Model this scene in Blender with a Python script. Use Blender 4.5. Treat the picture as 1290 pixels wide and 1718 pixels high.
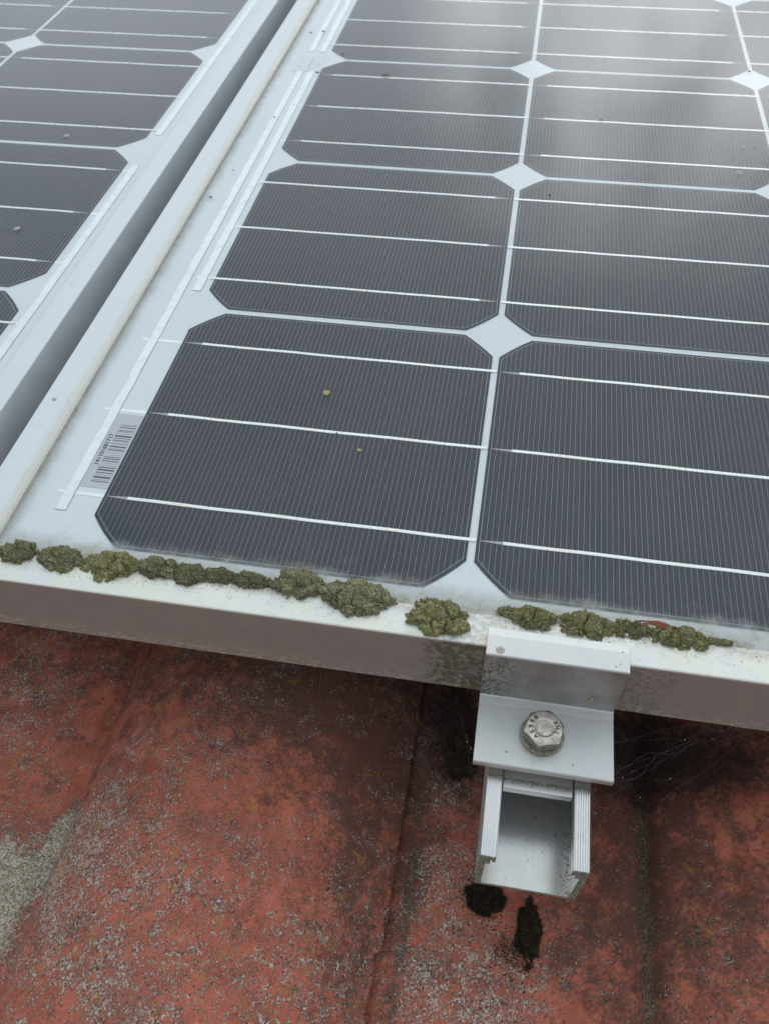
import bpy, bmesh, math, random
import numpy as np
from mathutils import Vector, Matrix, noise as mn

# ------------------------------------------------------------------ clearing
for o in list(bpy.data.objects): bpy.data.objects.remove(o)
scene = bpy.context.scene
COL = scene.collection
MM = 0.001
random.seed(7); rng = np.random.default_rng(7)

# the roof plane: panel coordinates (x right, y up the slope, z off the glass, mm) -> world
PITCH = math.radians(27)
T = Matrix.Translation((0, 0, 3.6)) @ Matrix.Rotation(PITCH, 4, 'X')

# ------------------------------------------------------------------ camera
RV = Vector((0.98565711, 0.16742802, -0.021164))
DV = Vector((0.11592281, -0.76285037, -0.63609844))
FV = Vector((-0.12264567, 0.62452156, -0.77131761))
CP = Vector((161.447, -176.057, 260.539)) * MM
cm = Matrix((( RV.x, -DV.x, -FV.x, CP.x), (RV.y, -DV.y, -FV.y, CP.y), (RV.z, -DV.z, -FV.z, CP.z), (0, 0, 0, 1)))
cam = bpy.data.cameras.new('camera'); camo = bpy.data.objects.new('camera', cam); COL.objects.link(camo)
camo.matrix_world = T @ cm
cam.sensor_fit = 'HORIZONTAL'; cam.sensor_width = 36; cam.lens = 36 * 1361.5 / 1290
cam.clip_start = 0.01; cam.clip_end = 5000
cam.dof.use_dof = True; cam.dof.focus_distance = 0.345; cam.dof.aperture_fstop = 26
scene.camera = camo

# ------------------------------------------------------------------ light
GLOW_DIR = (T.to_3x3() @ Vector((0.112, 0.93, 0.351))).normalized()   # the thin bright patch of cloud
SUN_DIR = GLOW_DIR.copy()
elev = math.asin(SUN_DIR.z); az = math.atan2(SUN_DIR.x, SUN_DIR.y)
world = bpy.data.worlds.new('World'); scene.world = world; world.use_nodes = True
wn = world.node_tree; wn.nodes.clear(); wl = wn.links
wo = wn.nodes.new('ShaderNodeOutputWorld'); bg = wn.nodes.new('ShaderNodeBackground'); bg.inputs[1].default_value = 0.1
sky = wn.nodes.new('ShaderNodeTexSky'); sky.sky_type = 'NISHITA'; sky.sun_disc = False
sky.sun_elevation = elev; sky.sun_rotation = az; sky.dust_density = 2.0
tc = wn.nodes.new('ShaderNodeTexCoord')
cn = wn.nodes.new('ShaderNodeTexNoise'); cn.inputs['Scale'].default_value = 3.2; cn.inputs['Detail'].default_value = 5; cn.inputs['Roughness'].default_value = .5
wl.new(tc.outputs['Generated'], cn.inputs['Vector'])
cr = wn.nodes.new('ShaderNodeValToRGB')
cr.color_ramp.elements[0].position = .34; cr.color_ramp.elements[0].color = (6.4, 7.4, 8.4, 1)
cr.color_ramp.elements[1].position = .68; cr.color_ramp.elements[1].color = (9.5, 10.5, 11.3, 1)
wl.new(cn.outputs['Fac'], cr.inputs[0])
# thin cloud glows round the hidden sun
dp = wn.nodes.new('ShaderNodeVectorMath'); dp.operation = 'DOT_PRODUCT'; dp.inputs[1].default_value = GLOW_DIR
nv = wn.nodes.new('ShaderNodeVectorMath'); nv.operation = 'NORMALIZE'
wl.new(tc.outputs['Generated'], nv.inputs[0]); wl.new(nv.outputs[0], dp.inputs[0])
gm = wn.nodes.new('ShaderNodeMapRange'); gm.interpolation_type = 'SMOOTHERSTEP'
gm.inputs[1].default_value = .955; gm.inputs[2].default_value = 1.; gm.inputs[3].default_value = 0; gm.inputs[4].default_value = 15
wl.new(dp.outputs['Value'], gm.inputs[0])
cn2 = wn.nodes.new('ShaderNodeTexNoise'); cn2.inputs['Scale'].default_value = 9; cn2.inputs['Detail'].default_value = 4
wl.new(tc.outputs['Generated'], cn2.inputs['Vector'])
cm2 = wn.nodes.new('ShaderNodeMapRange'); cm2.inputs[1].default_value = .38; cm2.inputs[2].default_value = .62; cm2.inputs[3].default_value = .1; cm2.inputs[4].default_value = 1.5
wl.new(cn2.outputs['Fac'], cm2.inputs[0])
gl = wn.nodes.new('ShaderNodeMath'); gl.operation = 'MULTIPLY'; wl.new(gm.outputs[0], gl.inputs[0]); wl.new(cm2.outputs[0], gl.inputs[1])
ga = wn.nodes.new('ShaderNodeMix'); ga.data_type = 'RGBA'; ga.blend_type = 'ADD'; ga.inputs[0].default_value = 1
gc = wn.nodes.new('ShaderNodeCombineColor')
for i in range(3): wl.new(gl.outputs[0], gc.inputs[i])
# overcast sky is brighter on the sun's side
gw = wn.nodes.new('ShaderNodeMapRange'); gw.inputs[1].default_value = -.9; gw.inputs[2].default_value = .9; gw.inputs[3].default_value = .55; gw.inputs[4].default_value = 1.12
wl.new(dp.outputs['Value'], gw.inputs[0])
gv = wn.nodes.new('ShaderNodeVectorMath'); gv.operation = 'SCALE'; wl.new(cr.outputs[0], gv.inputs[0]); wl.new(gw.outputs[0], gv.inputs['Scale'])
wl.new(gv.outputs[0], ga.inputs[6]); wl.new(gc.outputs[0], ga.inputs[7])
mx = wn.nodes.new('ShaderNodeMix'); mx.data_type = 'RGBA'; mx.inputs[0].default_value = .92
wl.new(sky.outputs[0], mx.inputs[6]); wl.new(ga.outputs[2], mx.inputs[7])
wl.new(mx.outputs[2], bg.inputs[0]); wl.new(bg.outputs[0], wo.inputs[0])

sd = bpy.data.lights.new('sun', 'SUN'); sd.energy = 0.5; sd.angle = math.radians(90); sd.color = (1, .985, .95)
so = bpy.data.objects.new('sun', sd); COL.objects.link(so)
so.rotation_euler = SUN_DIR.to_track_quat('Z', 'Y').to_euler(); so.location = (0, 0, 12)

scene.view_settings.view_transform = 'Standard'; scene.view_settings.look = 'None'
scene.view_settings.exposure = 0.1; scene.view_settings.gamma = 1; scene.view_settings.use_curve_mapping = False
scene.render.engine = 'CYCLES'
scene.cycles.transparent_max_bounces = 16

# ------------------------------------------------------------------ node helper
class Mat:
    def __init__(s, name, rough=.5, metal=0., spec=None):
        s.m = bpy.data.materials.new(name); s.m.use_nodes = True
        s.t = s.m.node_tree; s.t.nodes.clear()
        s.out = s.t.nodes.new('ShaderNodeOutputMaterial')
        s.b = s.t.nodes.new('ShaderNodeBsdfPrincipled'); s.t.links.new(s.b.outputs[0], s.out.inputs[0])
        s.b.inputs['Roughness'].default_value = rough; s.b.inputs['Metallic'].default_value = metal
        if spec is not None: s.b.inputs['Specular IOR Level'].default_value = spec
        tc = s.t.nodes.new('ShaderNodeTexCoord'); mp = s.t.nodes.new('ShaderNodeMapping')
        mp.inputs['Scale'].default_value = (1000, 1000, 1000)
        s.t.links.new(tc.outputs['Object'], mp.inputs[0]); s.co = mp.outputs[0]
        sp = s.t.nodes.new('ShaderNodeSeparateXYZ'); s.t.links.new(s.co, sp.inputs[0]); s.x, s.y, s.z = sp.outputs
    def put(s, v, sock):
        if isinstance(v, bpy.types.NodeSocket): s.t.links.new(v, sock)
        elif isinstance(v, (int, float)): sock.default_value = v
        else: sock.default_value = (*v, 1) if len(v) == 3 and len(sock.default_value) == 4 else v
    def node(s, k): return s.t.nodes.new('ShaderNode' + k)
    def stretch(s, sc, off=(0, 0, 0)):
        n = s.node('Mapping'); s.t.links.new(s.co, n.inputs[0]); n.inputs['Scale'].default_value = sc; n.inputs['Location'].default_value = off; return n.outputs[0]
    def noise(s, size, detail=2, rough=.5, dist=0, vec=None):
        n = s.node('TexNoise'); s.t.links.new(vec or s.co, n.inputs['Vector'])
        n.inputs['Scale'].default_value = 1 / size; n.inputs['Detail'].default_value = detail
        n.inputs['Roughness'].default_value = rough; n.inputs['Distortion'].default_value = dist; return n.outputs['Fac']
    def voro(s, size, out='Distance', feat='F1', vec=None):
        n = s.node('TexVoronoi'); n.feature = feat; s.t.links.new(vec or s.co, n.inputs['Vector']); n.inputs['Scale'].default_value = 1 / size; return n.outputs[out]
    def ma(s, op, a, b=0, clamp=False):
        n = s.node('Math'); n.operation = op; n.use_clamp = clamp; s.put(a, n.inputs[0]); s.put(b, n.inputs[1]); return n.outputs[0]
    def rg(s, v, a, b, c=0., d=1.):
        n = s.node('MapRange'); n.interpolation_type = 'SMOOTHSTEP'; s.put(v, n.inputs[0])
        for i, q in enumerate((a, b, c, d)): s.put(q, n.inputs[i + 1])
        return n.outputs[0]
    def mix(s, f, a, b):
        n = s.node('Mix'); n.data_type = 'RGBA'; s.put(f, n.inputs[0]); s.put(a, n.inputs[6]); s.put(b, n.inputs[7]); return n.outputs[2]
    def attr(s, name):
        n = s.node('Attribute'); n.attribute_name = name; return n.outputs['Fac']
    def col(s, v): s.put(v, s.b.inputs['Base Color']); return s
    def rough(s, v): s.put(v, s.b.inputs['Roughness']); return s
    def metal(s, v): s.put(v, s.b.inputs['Metallic']); return s
    def bump(s, h, dist=.2, strength=1.):
        n = s.node('Bump'); n.inputs['Distance'].default_value = dist * MM; n.inputs['Strength'].default_value = strength
        s.put(h, n.inputs['Height']); s.t.links.new(n.outputs[0], s.b.inputs['Normal']); return s

# ------------------------------------------------------------------ object helpers
def link(name, verts, faces, mats, parent=None, loc=(0, 0, 0), mi=None, smooth=False, top=True):
    """verts in mm, local to loc (mm, panel coordinates or parent's)"""
    me = bpy.data.meshes.new(name)
    v = np.asarray(verts, dtype=float) * MM
    me.from_pydata(v.tolist(), [], [tuple(f) for f in faces])
    for m in (mats if isinstance(mats, (list, tuple)) else [mats]): me.materials.append(m.m if isinstance(m, Mat) else m)
    if mi is not None: me.polygons.foreach_set('material_index', mi)
    if smooth: me.polygons.foreach_set('use_smooth', [True] * len(me.polygons))
    me.update()
    return place(name, me, parent, loc)
def place(name, me, parent=None, loc=(0, 0, 0), rotz=0.):
    o = bpy.data.objects.new(name, me); COL.objects.link(o)
    M = Matrix.Translation(Vector(loc) * MM) @ Matrix.Rotation(rotz, 4, 'Z')
    if parent: o.parent = parent; o.matrix_basis = M
    else: o.matrix_basis = T @ M
    return o
def empty(name, loc=(0, 0, 0)):
    o = place(name, None, None, loc); o.empty_display_size = .02; return o
def tag(o, label=None, cat=None, group=None, kind=None):
    for k, v in (('label', label), ('category', cat), ('group', group), ('kind', kind)):
        if v: o[k] = v
    return o
class Geo:
    def __init__(s): s.v = []; s.f = []; s.mi = []
    def add(s, v, f, m=0):
        b = len(s.v); s.v += [tuple(q) for q in v]; s.f += [tuple(i + b for i in q) for q in f]; s.mi += [m] * len(f); return s
    def quad(s, x0, x1, y0, y1, z, m=0): return s.add([(x0, y0, z), (x1, y0, z), (x1, y1, z), (x0, y1, z)], [(0, 1, 2, 3)], m)
    def box(s, x0, x1, y0, y1, z0, z1, m=0):
        v = [(x, y, z) for z in (z0, z1) for x, y in ((x0, y0), (x1, y0), (x1, y1), (x0, y1))]
        return s.add(v, [(3, 2, 1, 0), (4, 5, 6, 7), (0, 1, 5, 4), (1, 2, 6, 5), (2, 3, 7, 6), (3, 0, 4, 7)], m)
    def prism(s, prof, a0, a1, axis='y', m=0, segs=1, wob=None):
        """extrude closed 2D profile (counter-clockwise seen along -axis) between a0 and a1.
        axis 'x': profile (y,z); axis 'y': profile (x,z)"""
        n = len(prof); v = []
        for k in range(segs + 1):
            a = a0 + (a1 - a0) * k / segs
            for p in prof:
                q = [a, p[0], p[1]] if axis == 'x' else [p[0], a, p[1]]
                if wob: q = wob(q)
                v.append(q)
        f = []
        for k in range(segs):
            for i in range(n):
                j = (i + 1) % n; f.append((k * n + i, k * n + j, (k + 1) * n + j, (k + 1) * n + i))
        f.append(tuple(reversed(range(n)))); f.append(tuple(range(segs * n, segs * n + n)))
        return s.add(v, f, m)
    def link(s, name, mats, parent=None, loc=(0, 0, 0), smooth=False, fix=True, bevel=0):
        o = link(name, s.v, s.f, mats, parent, loc, s.mi, smooth)
        if fix or bevel:
            bm = bmesh.new(); bm.from_mesh(o.data); bmesh.ops.recalc_face_normals(bm, faces=bm.faces)
            if bevel:
                ed = [e for e in bm.edges if len(e.link_faces) == 2 and e.calc_face_angle(0) > .6]
                bmesh.ops.bevel(bm, geom=ed, offset=bevel * MM, segments=2, affect='EDGES', profile=.6)
            bm.to_mesh(o.data); bm.free()
        return o

# ------------------------------------------------------------------ materials
def alu(name, base=.80, rough=.42, metal=.75, seed=0., dirt=None, warm=0.):
    m = Mat(name, rough, metal)
    n = m.noise(14, 4, .6); cool = warm < 0
    c = m.mix(m.rg(n, .3, .7), (base * .90, base * .935, base * .95) if cool else (base * .94, base * .93, base * .91), (base * .95, base * .985, base) if cool else (base, base * .985, base * (.955 - warm)))
    st = m.rg(m.noise(5, 3, .7, .4), .60, .70)                  # faint water marks
    c = m.mix(m.ma('MULTIPLY', st, .3), c, (.55, .53, .48))
    sp = m.ma('MULTIPLY', m.rg(m.noise(.9, 2, .6), .70, .76), .6)
    c = m.mix(sp, c, (.20, .17, .12))
    ro = m.rg(n, .2, .8, rough, rough + .12)
    sv = m.stretch((.02, 1.3, 1.3)); ln = m.rg(m.noise(.9, 3, .8, 0, sv), .60, .72, 0, .16); c = m.mix(ln, c, (.42, .41, .40))
    scr = m.rg(m.ma('ABSOLUTE', m.ma('SUBTRACT', m.noise(16, 2, .5, .6), .5)), .0035, .001, 0, .35); c = m.mix(m.ma('MULTIPLY', scr, m.rg(m.noise(12, 2), .52, .60)), c, (.33, .32, .31))
    mt = metal
    if dirt: c, mt, ro = dirt(m, c, mt, ro)
    m.col(c).rough(ro).metal(mt)
    m.bump(m.noise(.35, 3, .6), .02, .5)
    return m

def dirt_shade_bottom(m, c, mt, ro):
    # grime where rain water stands: the inner half of the lip, brown blooms below the moss
    nb = m.noise(9, 4, .6); nf = m.noise(.8, 4, .75)
    lip = m.ma('MULTIPLY', m.rg(m.y, -21, -8, 0, 1), m.rg(m.z, 1.5, 3))
    a = m.rg(m.ma('ADD', m.ma('MULTIPLY', lip, .46), m.ma('MULTIPLY', nb, .75)), .48, .82)
    c = m.mix(m.ma('MULTIPLY', a, m.rg(nf, .35, .6, .25, .85)), c, (.50, .46, .39))
    gr = m.ma('MULTIPLY', m.rg(m.noise(4, 3, .7), .56, .68), m.rg(nf, .47, .58))
    gr = m.ma('MULTIPLY', gr, m.rg(m.y, -23, -14, .15, .9)); gr = m.ma('MULTIPLY', gr, m.rg(m.z, 1.5, 3))
    c = m.mix(gr, c, (.17, .13, .08))
    # front face: its shaded tone painted in brown, pale crust along the bottom edge, green growth beside the clamp
    face = m.rg(m.y, -24.2, -24.4); face = m.ma('MULTIPLY', face, m.rg(m.z, 3.6, 2.8))
    film_tone = m.ma('MULTIPLY', face, m.rg(nb, .25, .8, .74, .86)); c = m.mix(film_tone, c, (.36, .325, .315))
    sc = m.rg(m.noise(1.6, 4, .75, 1.0, m.stretch((.5, 1, 1))), .50, .57)
    crust = m.ma('MULTIPLY', m.ma('MULTIPLY', face, sc), m.rg(m.z, -18, -29, .02, .9))
    c = m.mix(m.ma('MULTIPLY', crust, .75), c, (.80, .74, .62))
    dx = m.ma('ABSOLUTE', m.ma('SUBTRACT', m.x, 160)); near = m.rg(dx, 26, 2)
    gn = m.ma('MULTIPLY', m.rg(m.noise(2.6, 5, .8), .57, .44, 0, 1), near)
    grn = m.ma('MULTIPLY', m.rg(m.ma('ADD', gn, m.ma('MULTIPLY', near, .3)), .30, .8), m.ma('MAXIMUM', face, m.rg(m.z, 2, 3.9, 0, .35)))
    c = m.mix(m.ma('MULTIPLY', grn, .75), c, m.mix(nf, (.06, .07, .03), (.17, .16, .08)))
    dx2 = m.rg(m.ma('ABSOLUTE', m.ma('SUBTRACT', m.x, 224)), 18, 3)
    br = m.ma('MULTIPLY', m.ma('MULTIPLY', dx2, face), m.rg(m.noise(2.2, 4, .75), .47, .60))
    c = m.mix(m.ma('MULTIPLY', br, .5), c, (.14, .12, .085))
    cov = m.ma('MAXIMUM', m.ma('MAXIMUM', a, film_tone), m.ma('MAXIMUM', grn, crust))
    return c, m.rg(cov, 0, 1, mt, mt * .35), m.rg(cov, 0, 1, .42, .62)
M_frame_b = alu('anodised_frame_weathered', .76, .45, .5, dirt=dirt_shade_bottom, warm=.15)
def dirt_side(m, c, mt, ro):
    e = m.rg(m.ma('ADD', m.x, m.ma('MULTIPLY', m.noise(7, 4, .7), 5)), -36.5, -31.5)
    e = m.ma('MULTIPLY', e, m.rg(m.x, -30, -31)); e = m.ma('MULTIPLY', e, m.rg(m.noise(.9, 3, .7), .3, .6, .5, 1))
    c = m.mix(m.ma('MULTIPLY', e, .65), c, (.55, .49, .36))
    ln = m.rg(m.x, -33.35, -33.1); ln = m.ma('MULTIPLY', ln, m.rg(m.x, -30, -31))
    c = m.mix(m.ma('MULTIPLY', ln, m.rg(m.noise(4, 4, .8), .4, .6, .3, 1)), c, (.12, .10, .06))
    return c, mt, ro
M_frame_s = alu('anodised_frame', .74, .5, .35, dirt=dirt_side, warm=-.05)
def dirt_clamp(m, c, mt, ro):
    nf = m.noise(.9, 4, .8); face = m.ma('MULTIPLY', m.rg(m.y, -29.2, -29.4), m.rg(m.z, 6.4, 5.8)); face = m.ma('MULTIPLY', face, m.rg(m.y, -29.9, -29.7))
    film_tone = m.ma('MULTIPLY', face, m.rg(m.noise(8, 3), .3, .7, .5, .8)); c = m.mix(film_tone, c, (.24, .225, .225))  # darker tone over the whole drop face
    g = m.ma('MULTIPLY', m.ma('MULTIPLY', face, m.rg(m.x, 186, 168)), m.rg(m.noise(1.5, 4, .8), .50, .58))
    g2 = m.ma('MULTIPLY', m.ma('MULTIPLY', face, m.rg(m.noise(1.1, 4, .8), .60, .66)), .8)
    c = m.mix(m.ma('MAXIMUM', g, g2), c, (.07, .075, .035))
    # grime ring round the washer
    dx = m.ma('SUBTRACT', m.x, 191.3); dy = m.ma('SUBTRACT', m.y, -43.4)
    r = m.ma('SQRT', m.ma('ADD', m.ma('MULTIPLY', dx, dx), m.ma('MULTIPLY', dy, dy)))
    ring = m.ma('MULTIPLY', m.rg(m.ma('ADD', r, m.ma('MULTIPLY', nf, 2)), 10.5, 7.8), m.rg(m.z, -24, -23.4))
    c = m.mix(m.ma('MULTIPLY', ring, m.rg(dx, 3, -3, .25, .85)), c, (.30, .29, .17))
    pk = m.ma('MULTIPLY', m.rg(m.voro(3.4), .13, .09), m.rg(m.noise(11, 2), .5, .6)); c = m.mix(pk, c, (.07, .055, .04))
    return c, m.rg(m.ma('MAXIMUM', film_tone, ring), 0, 1, mt, .3), ro
M_clamp = alu('mill_aluminium_clamp', .68, .40, .5, dirt=dirt_clamp, warm=.04)
def dirt_rail(m, c, mt, ro):
    nf = m.noise(.5, 4, .85)
    e = m.rg(m.ma('ADD', m.y, m.ma('MULTIPLY', nf, .8)), -85.6, -85.9)           # saw-cut end, crusted with lichen
    ec = m.mix(m.rg(nf, .38, .62), (.10, .095, .06), (.48, .45, .36)); c = m.mix(m.ma('MULTIPLY', e, .92), c, ec)
    inn = m.ma('MULTIPLY', m.rg(m.z, -55, -60), m.rg(m.z, -63.5, -63))
    s = m.ma('MULTIPLY', inn, m.ma('MULTIPLY', m.rg(m.x, 199, 208), m.rg(m.noise(.7, 4, .85), .50, .60)))
    s2 = m.ma('MULTIPLY', inn, m.rg(m.voro(2.7), .16, .12)); s2 = m.ma('MULTIPLY', s2, m.rg(m.noise(8, 3), .50, .60))
    c = m.mix(m.ma('MAXIMUM', m.ma('MULTIPLY', s, .75), m.ma('MULTIPLY', s2, .8)), c, m.mix(nf, (.10, .085, .045), (.34, .30, .19)))
    strk = m.rg(m.noise(1.3, 4, .7, 0, m.stretch((1, .03, 1))), .42, .62, 0, .10); c = m.mix(m.ma('MULTIPLY', strk, inn), c, (.42, .42, .42))
    fl = m.ma('MULTIPLY', inn, m.rg(m.y, -66, -86, 0, .55)); c = m.mix(m.ma('MULTIPLY', fl, m.rg(m.noise(6, 4), .3, .6, .5, 1)), c, (.66, .62, .52))
    side = m.rg(m.x, 173.4, 173.1); side = m.ma('MAXIMUM', side, m.rg(m.x, 210.3, 210.45))
    c = m.mix(m.ma('MULTIPLY', side, .75), c, (.25, .22, .17))
    cov = m.ma('MAXIMUM', e, side); return c, m.rg(cov, 0, 1, mt, .1), m.rg(cov, 0, 1, .24, .8)
M_rail = alu('mill_aluminium_rail', .80, .24, .75, dirt=dirt_rail)

M_cell = Mat('silicon', .55, 0, .3)
oi = M_cell.node('ObjectInfo')
M_cell.col(M_cell.mix(M_cell.ma('ADD', M_cell.ma('MULTIPLY', M_cell.noise(40, 3), .5), M_cell.ma('MULTIPLY', oi.outputs['Random'], .5)), (.010, .014, .022), (.018, .024, .034)))
M_finger = Mat('silver_print', .5, .3).col((.44, .48, .53))
M_taper = Mat('silver_paste', .5, .4).col((.42, .40, .39))
M_ribbon = Mat('tinned_ribbon', .3, .45)
q = M_ribbon; q.col(q.mix(q.rg(q.noise(22, 2, vec=q.stretch((1, .2, 1))), .42, .62), (.90, .91, .93), (.93, .88, .80)))
q.rough(q.rg(q.noise(6, 3), .3, .7, .22, .42)); q.bump(q.noise(3, 4, .7), .02, .5)
M_bus = Mat('tinned_bus', .4, .35)
q = M_bus; q.col(q.mix(q.rg(q.noise(5, 4, .7, .5), .45, .68), (.88, .90, .92), (.76, .79, .82))); q.bump(q.noise(2.5, 3), .06)
M_edge = Mat('strip_edge', .6).col((.36, .38, .42))
M_back = Mat('white_backsheet', .6, 0, .3)
q = M_back; q.col(q.mix(q.rg(q.noise(60, 3), .3, .7), (.77, .80, .81), (.80, .825, .83)))
M_label = Mat('label_film', .5).col((.56, .56, .60))
M_ink = Mat('black_ink', .6).col((.03, .03, .035))
M_sticker = Mat('sticker_film', .5).col((.71, .75, .79))
M_fadedink = Mat('faded_ink', .6).col((.50, .52, .56))
M_clear = Mat('clear_side'); q = M_clear; tr = q.node('BsdfTransparent'); q.t.links.new(tr.outputs[0], q.out.inputs[0])

def glass_mat():
    m = Mat('solar_glass')
    tr = m.node('BsdfTransparent'); tr.inputs[0].default_value = (.955, .965, .965, 1)
    gls = m.node('BsdfGlossy'); gls.inputs['Roughness'].default_value = .09
    lw = m.node('LayerWeight'); lw.inputs[0].default_value = .5          # Schlick, the same from both sides of the pane
    fr = m.ma('ADD', m.ma('MULTIPLY', m.ma('POWER', lw.outputs['Facing'], 5), 1.0), .034)
    ms = m.node('MixShader'); m.put(fr, ms.inputs[0]); m.t.links.new(tr.outputs[0], ms.inputs[1]); m.t.links.new(gls.outputs[0], ms.inputs[2])
    # dust: a thin film everywhere, thick behind the lower frame lip, dried specks and algae threads near it
    df = m.node('BsdfDiffuse')
    yy = m.ma('ADD', m.y, m.ma('MULTIPLY', m.noise(11, 4, .65), -13))     # wavy edge
    yy = m.ma('ADD', yy, 6.5)
    low = m.rg(yy, 5.5, -8.5, 0, .92)
    fine = m.noise(.7, 4, .75)
    low = m.ma('MULTIPLY', low, m.rg(fine, .3, .6, .72, 1))
    film_tone = m.rg(m.noise(55, 5, .6), .3, .75, .008, .03); stk = m.rg(m.noise(5, 4, .65, 0, m.stretch((1, .035, 1))), .5, .75, 0, .03); film_tone = m.ma('ADD', film_tone, m.ma('MULTIPLY', stk, m.rg(m.noise(40, 2), .4, .6)))
    blot = m.rg(m.ma('ABSOLUTE', m.ma('SUBTRACT', m.voro(31), .16)), .03, .0); film_tone = m.ma('ADD', film_tone, m.ma('MULTIPLY', m.ma('MULTIPLY', blot, m.rg(m.noise(60, 2), .5, .62)), .03))
    th = m.noise(3.0, 5, .75, 1.6); ridge = m.rg(m.ma('ABSOLUTE', m.ma('SUBTRACT', th, .5)), .016, .004)
    ridge = m.ma('MULTIPLY', ridge, m.rg(m.noise(9, 3), .52, .62)); ridge = m.ma('MULTIPLY', ridge, m.rg(m.y, 20, 2, 0, .75)); ridge = m.ma('MULTIPLY', ridge, m.rg(m.noise(.6, 2), .45, .6))
    sp = m.ma('MULTIPLY', m.rg(m.voro(4.2), .055, .03), .65)
    sp2 = m.ma('MULTIPLY', m.rg(m.voro(1.7), .07, .03), m.rg(m.y, 40, 0, .12, .5))
    # corner by the side frame
    cor = m.ma('MULTIPLY', m.rg(m.ma('ADD', m.x, m.ma('MULTIPLY', m.noise(8, 3), 6)), -24, -31.5, 0, .55), m.rg(m.x, -49, -50, 1, 0))
    k = m.ma('MAXIMUM', m.ma('MAXIMUM', low, ridge), m.ma('MAXIMUM', m.ma('MAXIMUM', film_tone, cor), m.ma('MAXIMUM', sp, sp2)))
    dc = m.mix(m.rg(m.noise(5, 4, .7), .45, .72), (.56, .56, .53), (.42, .38, .29))
    m.put(dc, df.inputs[0])
    m2 = m.node('MixShader'); m.put(k, m2.inputs[0]); m.t.links.new(ms.outputs[0], m2.inputs[1]); m.t.links.new(df.outputs[0], m2.inputs[2])
    m.t.links.new(m2.outputs[0], m.out.inputs[0]); return m
M_glass = glass_mat()

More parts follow.
